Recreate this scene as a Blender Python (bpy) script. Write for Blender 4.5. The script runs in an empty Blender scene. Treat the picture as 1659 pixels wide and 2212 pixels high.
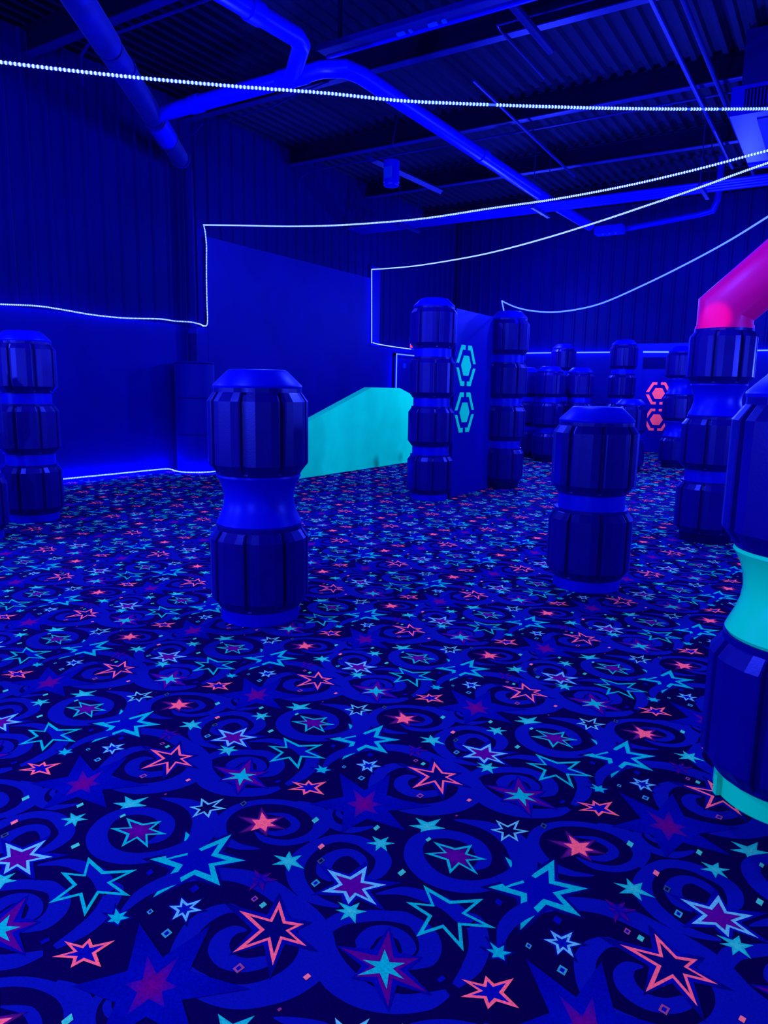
import bpy, math, random
import numpy as np
from mathutils import Vector, Matrix

random.seed(7)
SC = bpy.context.scene
COL = SC.collection
PI = math.pi

# ------------------------------------------------------------------ helpers
def lin(c):
    return tuple(((v / 255) / 12.92 if v / 255 <= .04045 else ((v / 255 + .055) / 1.055) ** 2.4) for v in c)

def material(name, base, rough=.5, spec=.5, noise=0., nscale=6., bump=0., bscale=60., emit=None, estr=1., tint=(.03, .07, 1.), dye=None):
    """paint or plastic: a diffuse body under a clear skin whose reflections stay blue, like the lamps of the room"""
    m = bpy.data.materials.new(name); m.use_nodes = True
    nt = m.node_tree; nt.nodes.clear(); N = nt.nodes.new; Lk = nt.links.new
    out = N('ShaderNodeOutputMaterial'); df = N('ShaderNodeBsdfDiffuse'); gl = N('ShaderNodeBsdfGlossy'); mx = N('ShaderNodeMixShader')
    df.inputs['Color'].default_value = (*base, 1)
    gl.inputs['Color'].default_value = (*tint, 1); gl.inputs['Roughness'].default_value = rough
    fr = N('ShaderNodeFresnel'); fr.inputs['IOR'].default_value = 1.47
    ml = N('ShaderNodeMath'); ml.operation = 'MULTIPLY'; ml.inputs[1].default_value = spec*2
    ml.use_clamp = True
    Lk(fr.outputs[0], ml.inputs[0]); Lk(ml.outputs[0], mx.inputs[0]); Lk(df.outputs[0], mx.inputs[1]); Lk(gl.outputs[0], mx.inputs[2])
    top = mx.outputs[0]
    tc = N('ShaderNodeTexCoord')
    src = None
    if dye:
        at = N('ShaderNodeAttribute'); at.attribute_name = dye; src = at.outputs['Color']
    if noise:
        n = N('ShaderNodeTexNoise'); n.inputs['Scale'].default_value = nscale; n.inputs['Detail'].default_value = 4
        Lk(tc.outputs['Object'], n.inputs['Vector'])
        mr = N('ShaderNodeMapRange')
        mr.inputs['From Min'].default_value = .3; mr.inputs['From Max'].default_value = .7
        mr.inputs['To Min'].default_value = 1-noise; mr.inputs['To Max'].default_value = 1+noise
        Lk(n.outputs['Fac'], mr.inputs['Value'])
        vm = N('ShaderNodeVectorMath'); vm.operation = 'SCALE'; vm.inputs[0].default_value = base
        if src: Lk(src, vm.inputs[0])
        Lk(mr.outputs['Result'], vm.inputs['Scale']); src = vm.outputs['Vector']
    if src: Lk(src, df.inputs['Color'])
    if bump:
        n2 = N('ShaderNodeTexNoise'); n2.inputs['Scale'].default_value = bscale
        Lk(tc.outputs['Object'], n2.inputs['Vector'])
        bp = N('ShaderNodeBump'); bp.inputs['Strength'].default_value = bump; bp.inputs['Distance'].default_value = .005
        Lk(n2.outputs['Fac'], bp.inputs['Height'])
        Lk(bp.outputs['Normal'], df.inputs['Normal']); Lk(bp.outputs['Normal'], gl.inputs['Normal'])
    if emit:
        em = N('ShaderNodeEmission'); em.inputs['Color'].default_value = (*emit, 1); em.inputs['Strength'].default_value = estr
        ad = N('ShaderNodeAddShader'); Lk(top, ad.inputs[0]); Lk(em.outputs[0], ad.inputs[1]); top = ad.outputs[0]
    Lk(top, out.inputs['Surface'])
    return m

class MB:
    """collects shapes, then links them as ONE mesh object"""
    def __init__(s): s.v = []; s.f = []
    def add(s, v, f):
        n = len(s.v); s.v += [tuple(p) for p in v]; s.f += [tuple(i + n for i in q) for q in f]; return s
    def box(s, a, b):
        x0, y0, z0 = a; x1, y1, z1 = b
        return s.add([(x0,y0,z0),(x1,y0,z0),(x1,y1,z0),(x0,y1,z0),(x0,y0,z1),(x1,y0,z1),(x1,y1,z1),(x0,y1,z1)],
                     [(0,3,2,1),(4,5,6,7),(0,1,5,4),(1,2,6,5),(2,3,7,6),(3,0,4,7)])
    def lathe(s, prof, n=48, c=(0,0,0), ang=None, groove=None):
        """prof rows: (z, r, groove weight)"""
        A = ang if ang else [2*PI*i/n for i in range(n)]
        G = groove if groove else [0]*len(A)
        m = len(A); v = []; f = []
        for row in prof:
            z, r = row[0], row[1]; w = row[2] if len(row) > 2 else 0
            for a, g in zip(A, G):
                q = max(r + w*g, 0); v.append((c[0]+q*math.cos(a), c[1]+q*math.sin(a), c[2]+z))
        for k in range(len(prof)-1):
            for i in range(m):
                j = (i+1) % m
                f.append((k*m+i, k*m+j, (k+1)*m+j, (k+1)*m+i))
        f.append(tuple(range(m-1, -1, -1))); f.append(tuple((len(prof)-1)*m+i for i in range(m)))
        return s.add(v, f)
    def tube(s, pts, r, n=10, caps=True):
        P = [Vector(p) for p in pts]; v = []; f = []
        up = None
        for k, p in enumerate(P):
            d0 = (P[k]-P[k-1]).normalized() if k else (P[1]-P[0]).normalized()
            d1 = (P[k+1]-P[k]).normalized() if k < len(P)-1 else d0
            t = (d0+d1).normalized()
            if up is None:
                up = Vector((0,0,1)) if abs(d0.z) < .9 else Vector((1,0,0))
                up = (up - d0*up.dot(d0)).normalized()
            e = (up - d0*up.dot(d0)).normalized(); q = d0.cross(e)
            up = e
            st = 1/max(t.dot(d0), .4)
            for i in range(n):
                a = 2*PI*i/n; o = e*math.cos(a)*r + q*math.sin(a)*r
                # slide along d0 into the mitre plane
                o = o - d0*(o.dot(t)/max(t.dot(d0), .3))
                v.append(p+o)
            up = (up - d1*up.dot(d1)).normalized()
        for k in range(len(P)-1):
            for i in range(n):
                j = (i+1) % n; f.append((k*n+i, k*n+j, (k+1)*n+j, (k+1)*n+i))
        if caps: f.append(tuple(range(n-1,-1,-1))); f.append(tuple((len(P)-1)*n+i for i in range(n)))
        return s.add(v, f)
    def prism(s, poly, axis, a, b):
        """poly in the two other axes (order y,z for axis x; x,z for axis y; x,y for axis z)"""
        def mk(p, h):
            return (h,p[0],p[1]) if axis == 'x' else (p[0],h,p[1]) if axis == 'y' else (p[0],p[1],h)
        n = len(poly); v = [mk(p,a) for p in poly]+[mk(p,b) for p in poly]
        f = [tuple(range(n)), tuple(range(2*n-1, n-1, -1))]
        for i in range(n):
            j = (i+1) % n; f.append((i, n+i, n+j, j))
        return s.add(v, f)
    def mesh(s, name, mat, smooth=35):
        m = bpy.data.meshes.new(name); m.from_pydata(s.v, [], s.f); m.validate()
        import bmesh
        bm = bmesh.new(); bm.from_mesh(m); bmesh.ops.recalc_face_normals(bm, faces=bm.faces); bm.to_mesh(m); bm.free()
        if mat: m.materials.append(mat)
        if smooth:
            m.shade_smooth(); m.set_sharp_from_angle(angle=math.radians(smooth))
        return m
    def build(s, name, mat, parent=None, loc=None, rz=0, smooth=35):
        return link(name, s.mesh(name, mat, smooth), parent, loc, rz)

def link(name, mesh, parent=None, loc=None, rz=0):
    o = bpy.data.objects.new(name, mesh); COL.objects.link(o)
    if parent: o.parent = parent
    if loc: o.location = loc
    if rz: o.rotation_euler = (0,0,rz)
    return o

def thing(name, label, cat, loc=(0,0,0), rz=0, group=None):
    o = bpy.data.objects.new(name, None); COL.objects.link(o)
    o.location = loc; o.rotation_euler = (0,0,rz); o.empty_display_size = .2
    return tag(o, label, cat, group)
def tag(o, label, cat, group=None):
    o['label'] = label; o['category'] = cat; o['kind'] = 'thing'
    if group: o['group'] = group
    return o
def struct(o):
    o['kind'] = 'structure'; return o

# ------------------------------------------------------------------ materials
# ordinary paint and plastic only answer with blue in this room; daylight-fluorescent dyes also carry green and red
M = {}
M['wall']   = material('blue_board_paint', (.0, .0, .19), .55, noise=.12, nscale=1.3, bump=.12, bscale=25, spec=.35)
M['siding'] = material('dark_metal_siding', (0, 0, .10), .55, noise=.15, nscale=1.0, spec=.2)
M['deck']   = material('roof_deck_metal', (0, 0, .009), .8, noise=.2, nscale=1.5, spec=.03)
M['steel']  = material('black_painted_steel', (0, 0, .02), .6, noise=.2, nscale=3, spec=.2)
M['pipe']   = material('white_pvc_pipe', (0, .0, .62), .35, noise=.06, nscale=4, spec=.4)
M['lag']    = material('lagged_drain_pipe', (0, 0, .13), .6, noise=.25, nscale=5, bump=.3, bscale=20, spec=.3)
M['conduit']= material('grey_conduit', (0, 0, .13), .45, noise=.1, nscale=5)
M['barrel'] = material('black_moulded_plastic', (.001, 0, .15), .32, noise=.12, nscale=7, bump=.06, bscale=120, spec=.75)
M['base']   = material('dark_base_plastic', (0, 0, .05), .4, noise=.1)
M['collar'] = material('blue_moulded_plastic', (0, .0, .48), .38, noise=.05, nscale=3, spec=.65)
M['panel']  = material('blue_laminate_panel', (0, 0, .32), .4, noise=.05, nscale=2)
M['teal']   = material('green_fluorescent_plastic', (0, .84, .54), .42, noise=.05, nscale=3, spec=.5)
M['teal3']  = material('green_fluorescent_waist', (0, .60, .36), .35, noise=.04, nscale=3, spec=.5)
M['teal2']  = material('green_fluorescent_vinyl', (0, .95, .50), .5)
M['coral']  = material('pink_fluorescent_vinyl', (.99, .11, .22), .5, noise=.05, nscale=9)
M['pink']   = material('pink_fluorescent_plastic', (.245, 0, .18), .42, noise=.04, nscale=3)
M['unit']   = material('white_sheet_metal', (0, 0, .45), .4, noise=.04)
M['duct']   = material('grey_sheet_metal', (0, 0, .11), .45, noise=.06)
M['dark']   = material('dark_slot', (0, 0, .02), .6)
M['tube']   = material('led_rope_sleeve', (.02, .03, .2), .4, emit=(.045, .16, 45.), estr=1.)
M['tube2']  = material('led_rope_sleeve_lit', (.02, .03, .2), .4, emit=(.06, .24, 45.), estr=1.)
M['tube3']  = material('led_rope_sleeve_bright', (.02, .03, .2), .4, emit=(.15, .38, 45.), estr=1.)
M['tube4']  = material('led_rope_sleeve_floor', (.02, .03, .2), .4, emit=(.2, .5, 240.), estr=1.)
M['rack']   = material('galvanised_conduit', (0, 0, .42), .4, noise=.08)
M['bead']   = material('led_die', (.2, .3, .5), .4, emit=(.55, .9, 3.), estr=1.)
M['bead'].cycles.emission_sampling = 'NONE'
M['red']    = material('red_indicator', (.3, 0, .02), .4, emit=(1., .04, .1), estr=1.4)
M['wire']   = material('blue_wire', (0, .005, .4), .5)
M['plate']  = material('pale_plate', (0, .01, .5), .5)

CARPET = {"stars": [["coral", [-1.4632, 1.6094], [[-1.5094, 1.6554], [-1.441, 1.6567], [-1.419, 1.623], [-1.426, 1.5818], [-1.4694, 1.558], [-1.5096, 1.6054]], [[-1.5332, 1.6795], [-1.4264, 1.6852], [-1.3757, 1.6289], [-1.4031, 1.5615], [-1.4957, 1.522], [-1.5662, 1.5917]]], ["teal", [-1.2706, 1.5095], [[-1.2993, 1.5478], [-1.2548, 1.554], [-1.2085, 1.508], [-1.2385, 1.4724], [-1.3014, 1.4684], [-1.3274, 1.5057]]], ["bigteal", [-1.5045, 1.3604], [[-1.6277, 1.283], [-1.641, 1.4384], [-1.5084, 1.5095], [-1.3824, 1.4388], [-1.3654, 1.3167], [-1.487, 1.1773]]], ["cyanline", [-1.6835, 1.5674], [[-1.7422, 1.6009], [-1.6752, 1.6434], [-1.624, 1.6049], [-1.6346, 1.5328], [-1.682, 1.5033], [-1.7356, 1.5405]]], ["tealpurple", [-1.7689, 1.3582], [[-1.8619, 1.3808], [-1.7512, 1.4353], [-1.682, 1.3957], [-1.6755, 1.3164], [-1.7475, 1.2732], [-1.8576, 1.3145]]], ["tealunder", [-1.0004, 1.8966], [[-1.0598, 1.9197], [-0.9857, 1.9626], [-0.948, 1.9231], [-0.9535, 1.8657], [-0.9971, 1.8366], [-1.0574, 1.8692]]], ["teal", [-1.0829, 1.7376], [[-1.1251, 1.7533], [-1.079, 1.78], [-1.0443, 1.7633], [-1.0444, 1.715], [-1.0756, 1.6961], [-1.1214, 1.7139]]], ["whitepurple", [-1.0445, 1.5246], [[-1.1494, 1.5437], [-1.0584, 1.6218], [-0.9659, 1.5848], [-0.9448, 1.5001], [-1.0126, 1.459], [-1.1044, 1.4566]], [[-1.183, 1.5479], [-1.0709, 1.6495], [-0.9312, 1.6186], [-0.9088, 1.4939], [-1.0002, 1.4297], [-1.124, 1.4293]]], ["teal", [-0.9908, 1.4396], [[-1.0428, 1.4505], [-0.9898, 1.4817], [-0.9536, 1.4643], [-0.954, 1.4098], [-0.9955, 1.3965], [-1.0298, 1.4212]]], ["tealline", [-0.7658, 1.5771], [[-0.8758, 1.6434], [-0.7049, 1.6878], [-0.6294, 1.6037], [-0.6671, 1.4833], [-0.7942, 1.4597], [-0.8828, 1.5556]]], ["tealhalo", [-1.5038, 1.0708], [[-1.5375, 1.0923], [-1.5024, 1.1022], [-1.4769, 1.09], [-1.4815, 1.0573], [-1.5123, 1.0475], [-1.5361, 1.0653]], [[-1.5577, 1.1052], [-1.5016, 1.121], [-1.4608, 1.1015], [-1.4681, 1.0492], [-1.5174, 1.0335], [-1.5555, 1.062]]], ["blueline", [-1.3779, 1.1941], [[-1.4193, 1.2198], [-1.3673, 1.2465], [-1.334, 1.2179], [-1.3374, 1.1629], [-1.375, 1.1487], [-1.4228, 1.1793]], [[-1.4338, 1.2288], [-1.3636, 1.2648], [-1.3186, 1.2262], [-1.3232, 1.152], [-1.374, 1.1328], [-1.4385, 1.1741]]], ["coralline", [-1.1186, 1.2767], [[-1.1811, 1.3628], [-1.0693, 1.3315], [-1.0145, 1.2751], [-1.0461, 1.1792], [-1.1587, 1.1545], [-1.2491, 1.2726]], [[-1.2032, 1.3872], [-1.0548, 1.3482], [-0.978, 1.2767], [-1.0226, 1.1415], [-1.1609, 1.1423], [-1.3067, 1.272]]], ["coralsmall", [-1.4709, 0.9484], [[-1.5478, 0.9437], [-1.5021, 0.9861], [-1.441, 1.0169], [-1.3967, 0.9428], [-1.4575, 0.9002], [-1.5267, 0.8956]]], ["giant", [-1.2454, 1.8849], [[-1.3335, 1.9457], [-1.2628, 1.9866], [-1.1922, 1.9205], [-1.1723, 1.8627], [-1.2299, 1.8013], [-1.3067, 1.856]], [[-1.4377, 2.0056], [-1.274, 2.1044], [-1.0459, 2.01], [-1.0494, 1.8388], [-1.2204, 1.714], [-1.405, 1.784]]], ["purpleline", [-1.287, 1.3985], [[-1.3302, 1.4228], [-1.2772, 1.4407], [-1.2417, 1.4286], [-1.2479, 1.3688], [-1.2803, 1.3433], [-1.3081, 1.3904]]], ["tealbig", [-0.8098, 1.3286], [[-0.8403, 1.377], [-0.7741, 1.3673], [-0.7503, 1.3234], [-0.7709, 1.2757], [-0.8531, 1.2703], [-0.8682, 1.3176]], [[-0.8654, 1.4369], [-0.7528, 1.3998], [-0.6856, 1.3206], [-0.7412, 1.2354], [-0.8537, 1.2641], [-0.9374, 1.3195]]]], "dia": [["t", [-1.3303, 1.7198], [-1.3208, 1.7288], [-1.339, 1.7364], [-1.3397, 1.7109], [-1.3217, 1.7035]], ["t", [-1.2085, 1.3248], [-1.2002, 1.3322], [-1.2153, 1.3365], [-1.2168, 1.3175], [-1.2019, 1.3133]], ["c", [-1.2298, 1.6198], [-1.2212, 1.6278], [-1.237, 1.6341], [-1.2384, 1.6119], [-1.2228, 1.6058]], ["c", [-0.9531, 1.1988], [-0.9452, 1.2055], [-0.9576, 1.2087], [-0.9609, 1.1922], [-0.9485, 1.189]], ["po", [-1.2446, 1.33], [-1.2365, 1.3372], [-1.2514, 1.3414], [-1.2526, 1.3229], [-1.2379, 1.3188]], ["po", [-1.1107, 1.1264], [-1.0993, 1.1362], [-1.1189, 1.1405], [-1.122, 1.1167], [-1.1026, 1.1126]], ["do", [-1.1886, 1.564], [-1.1791, 1.5727], [-1.1961, 1.5792], [-1.1981, 1.5554], [-1.1812, 1.5491]], ["bo", [-1.1411, 1.4761], [-1.1306, 1.4856], [-1.149, 1.4921], [-1.1516, 1.4667], [-1.1334, 1.4604]], ["bo", [-1.4479, 1.1353], [-1.4409, 1.1415], [-1.4551, 1.1443], [-1.4549, 1.129], [-1.4408, 1.1263]], ["bo", [-1.3487, 1.1065], [-1.3375, 1.1162], [-1.3591, 1.1204], [-1.3598, 1.0967], [-1.3384, 1.0927]], ["do", [-1.5954, 1.6577], [-1.5867, 1.6661], [-1.6056, 1.673], [-1.6041, 1.6493], [-1.5853, 1.6426]], ["k", [-1.5768, 1.2418], [-1.5679, 1.2499], [-1.5869, 1.2542], [-1.5856, 1.2338], [-1.5667, 1.2297]], ["k", [-1.4152, 1.266], [-1.4045, 1.2756], [-1.4259, 1.2809], [-1.4259, 1.2563], [-1.4046, 1.2513]], ["p", [-0.948, 1.0903], [-0.9434, 1.0941], [-0.9506, 1.0957], [-0.9525, 1.0865], [-0.9454, 1.0849]], ["t", [-1.1367, 1.7972], [-1.128, 1.8053], [-1.1432, 1.8126], [-1.1454, 1.7891], [-1.1303, 1.7819]], ["t", [-0.955, 1.6541], [-0.9451, 1.663], [-0.9608, 1.6702], [-0.9648, 1.6452], [-0.9492, 1.6382]], ["t", [-0.9651, 1.8379], [-0.958, 1.8444], [-0.9693, 1.8504], [-0.9721, 1.8314], [-0.9609, 1.8255]], ["k", [-0.6741, 1.3735], [-0.6648, 1.3813], [-0.6774, 1.3862], [-0.6833, 1.3657], [-0.6708, 1.361]]], "sw": [[[[-1.8604, 1.5253], [-1.7547, 1.5545], [-1.6616, 1.5368], [-1.5998, 1.4814], [-1.5725, 1.414], [-1.5964, 1.35], [-1.6328, 1.2933], [-1.6838, 1.2503], [-1.7489, 1.2299], [-1.8127, 1.2394], [-1.8725, 1.2788], [-1.9053, 1.341], [-1.8954, 1.3972], [-1.8534, 1.4365], [-1.7934, 1.4543], [-1.7365, 1.443], [-1.6975, 1.4058], [-1.6848, 1.3687], [-1.6991, 1.3296]], [0.005, 0.05, 0.085, 0.09, 0.07, 0.05, 0.05, 0.055, 0.06, 0.065, 0.065, 0.055, 0.05, 0.045, 0.045, 0.05, 0.05, 0.04, 0.01]], [[[-1.3839, 1.5058], [-1.4468, 1.4783], [-1.511, 1.4796], [-1.5668, 1.5138], [-1.5986, 1.5678], [-1.5977, 1.6363], [-1.553, 1.7014], [-1.4798, 1.7445], [-1.398, 1.7585], [-1.3314, 1.7355], [-1.2933, 1.6859], [-1.2932, 1.6347], [-1.3322, 1.577], [-1.3969, 1.5506], [-1.4556, 1.5621]], [0.005, 0.03, 0.04, 0.045, 0.04, 0.035, 0.03, 0.03, 0.035, 0.04, 0.04, 0.035, 0.03, 0.03, 0.005]], [[[-1.4454, 1.574], [-1.389, 1.5962], [-1.3636, 1.639], [-1.3773, 1.6722], [-1.4304, 1.6859], [-1.4928, 1.6587]], [0.005, 0.03, 0.035, 0.03, 0.025, 0.005]], [[[-1.0278, 1.4375], [-1.1017, 1.423], [-1.1672, 1.4391], [-1.2254, 1.4845], [-1.2537, 1.5463], [-1.2521, 1.6089], [-1.2353, 1.6543], [-1.2066, 1.6894], [-1.1493, 1.7116], [-1.0884, 1.7034], [-1.044, 1.6858], [-1.0216, 1.6551], [-1.0142, 1.6075], [-1.0305, 1.5627]], [0.01, 0.035, 0.05, 0.055, 0.055, 0.045, 0.04, 0.04, 0.045, 0.05, 0.05, 0.05, 0.04, 0.01]], [[[-1.1096, 1.5103], [-1.1487, 1.5268], [-1.1737, 1.5721], [-1.1665, 1.621], [-1.1363, 1.6478], [-1.0959, 1.6421], [-1.0645, 1.6177]], [0.01, 0.045, 0.05, 0.04, 0.035, 0.035, 0.02]], [[[-1.5078, 1.0826], [-1.5246, 1.1578], [-1.5174, 1.2144], [-1.495, 1.2664], [-1.4503, 1.3189], [-1.3873, 1.3616], [-1.3204, 1.3865], [-1.2414, 1.3892], [-1.1646, 1.3768], [-1.1024, 1.3659], [-1.0396, 1.3357], [-0.9895, 1.2883], [-0.9664, 1.2286], [-0.977, 1.16], [-1.0104, 1.1045], [-1.0553, 1.0641], [-1.1132, 1.0425], [-1.1747, 1.0387], [-1.2347, 1.052]], [0.01, 0.04, 0.05, 0.055, 0.055, 0.055, 0.06, 0.065, 0.065, 0.07, 0.085, 0.095, 0.095, 0.085, 0.075, 0.07, 0.065, 0.06, 0.03]], [[[-1.2593, 1.0479], [-1.2875, 1.1049], [-1.3106, 1.1708], [-1.3038, 1.229], [-1.2742, 1.2671], [-1.22, 1.2735]], [0.03, 0.05, 0.055, 0.05, 0.035, 0.005]], [[[-1.1812, 1.2319], [-1.2097, 1.2131], [-1.2164, 1.1782], [-1.1975, 1.1448], [-1.1556, 1.1284], [-1.1077, 1.1417], [-1.0742, 1.1759], [-1.0642, 1.2073]], [0.005, 0.035, 0.05, 0.055, 0.05, 0.045, 0.04, 0.01]], [[[-1.0148, 1.3247], [-0.9991, 1.3978], [-0.9552, 1.4427], [-0.9006, 1.4809], [-0.8359, 1.502], [-0.7761, 1.489], [-0.7413, 1.4519], [-0.7331, 1.4066], [-0.7557, 1.3641]], [0.04, 0.05, 0.045, 0.04, 0.04, 0.045, 0.05, 0.045, 0.01]], [[[-0.8723, 1.3274], [-0.8975, 1.3686], [-0.8965, 1.4095], [-0.8687, 1.4381], [-0.8246, 1.44], [-0.7894, 1.4137], [-0.7844, 1.3728]], [0.01, 0.05, 0.045, 0.035, 0.035, 0.04, 0.01]], [[[-1.0044, 1.3181], [-0.945, 1.2671], [-0.884, 1.2384], [-0.8249, 1.2291], [-0.7705, 1.2375], [-0.7179, 1.2613], [-0.6713, 1.3026], [-0.6433, 1.3483]], [0.06, 0.08, 0.085, 0.075, 0.065, 0.055, 0.05, 0.02]], [[[-0.9706, 1.536], [-0.9157, 1.5884], [-0.8515, 1.607], [-0.781, 1.611], [-0.716, 1.5909], [-0.6842, 1.5897], [-0.6408, 1.5209], [-0.6278, 1.4487], [-0.6365, 1.3759]], [0.005, 0.035, 0.045, 0.05, 0.055, 0.055, 0.055, 0.05, 0.02]], [[[-0.9096, 1.482], [-0.8573, 1.5062], [-0.7926, 1.488], [-0.7488, 1.4405], [-0.7465, 1.388], [-0.7829, 1.3466]], [0.02, 0.035, 0.045, 0.045, 0.04, 0.01]], [[[-1.4468, 1.7622], [-1.3831, 1.7746], [-1.3173, 1.7542], [-1.2873, 1.6962], [-1.29, 1.6205]], [0.03, 0.045, 0.05, 0.05, 0.04]], [[[-1.3286, 1.8171], [-1.3137, 1.7682], [-1.2662, 1.7322], [-1.2, 1.7437], [-1.1507, 1.7984]], [0.02, 0.03, 0.035, 0.035, 0.01]], [[[-1.3041, 1.8275], [-1.2911, 1.7949], [-1.2556, 1.7841], [-1.2155, 1.8052]], [0.01, 0.02, 0.02, 0.005]]]}

# ------------------------------------------------------------------ carpet (floor): one tile of the woven pattern, repeated in a half-drop lattice
NAVY = (.0015, 0, .052); SWIRL = (0, .001, .20); BLUE = (0, .002, .27); TEAL = (0, .42, .42); CYAN = (.08, .47, .58)
CORAL = (.80, .12, .17); PURP = (.062, 0, .17); PINKD = (.22, .02, .16); MIDB = (0, .001, .105)

class Tile:
    def __init__(s): s.v = []; s.c = []; s.f = []; s.k = 0
    def layer(s): s.k += 1; return .0004 + s.k*.00003
    def poly(s, pts, col):
        z = s.layer(); n = len(s.v); s.v += [(p[0], p[1], z) for p in pts]
        s.c += ([col]*len(pts) if not isinstance(col, list) else col); s.f.append(tuple(range(n, n+len(pts))))
    def fan(s, c, pts, cc, pc):
        z = s.layer(); n = len(s.v); s.v += [(c[0], c[1], z)]+[(p[0], p[1], z) for p in pts]
        s.c += [cc]+(pc if isinstance(pc, list) else [pc]*len(pts))
        m = len(pts)
        for i in range(m): s.f.append((n, n+1+i, n+1+(i+1) % m))
    def ring(s, a, b, ca, cb):
        z = s.layer(); n = len(s.v); m = len(a)
        s.v += [(p[0], p[1], z) for p in a]+[(p[0], p[1], z) for p in b]
        s.c += [ca]*m+[cb]*m
        for i in range(m):
            j = (i+1) % m; s.f.append((n+i, n+j, n+m+j, n+m+i))
    def strip(s, a, b, col):
        z = s.layer(); n = len(s.v); m = len(a)
        s.v += [(p[0], p[1], z) for p in a]+[(p[0], p[1], z) for p in b]; s.c += [col]*(2*m)
        for i in range(m-1): s.f.append((n+i, n+i+1, n+m+i+1, n+m+i))

def star_pts(c, tips, notch=.42):
    c = np.array(c); out = []; T = [np.array(t)-c for t in tips]
    A = [math.atan2(t[1], t[0]) for t in T]; order = sorted(range(len(T)), key=lambda i: A[i])
    T = [T[i] for i in order]; A = [A[i] for i in order]
    mean = sum(np.linalg.norm(t) for t in T)/len(T)
    for i, t in enumerate(T):
        a2 = A[(i+1) % len(T)]
        if a2 < A[i]: a2 += 2*PI
        am = (A[i]+a2)/2
        rr = notch*(.5*mean+.25*(np.linalg.norm(t)+np.linalg.norm(T[(i+1) % len(T)])))
        out += [c+t, c+np.array([math.cos(am), math.sin(am)])*rr]
    return out
def inset(c, pts, kt, kn):
    c = np.array(c); return [c+(p-c)*(kt if i % 2 == 0 else kn) for i, p in enumerate(pts)]

def smooth_path(P, W, n=5):
    P = [np.array(p) for p in P]; Q = []; w = []
    for i in range(len(P)-1):
        p0 = P[max(i-1, 0)]; p1 = P[i]; p2 = P[i+1]; p3 = P[min(i+2, len(P)-1)]
        for k in range(n):
            t = k/n
            Q.append(.5*((2*p1)+(p2-p0)*t+(2*p0-5*p1+4*p2-p3)*t*t+(3*p1-p0-3*p2+p3)*t**3)); w.append(W[i]*(1-t)+W[i+1]*t)
    Q.append(P[-1]); w.append(W[-1])
    return Q, w

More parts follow.
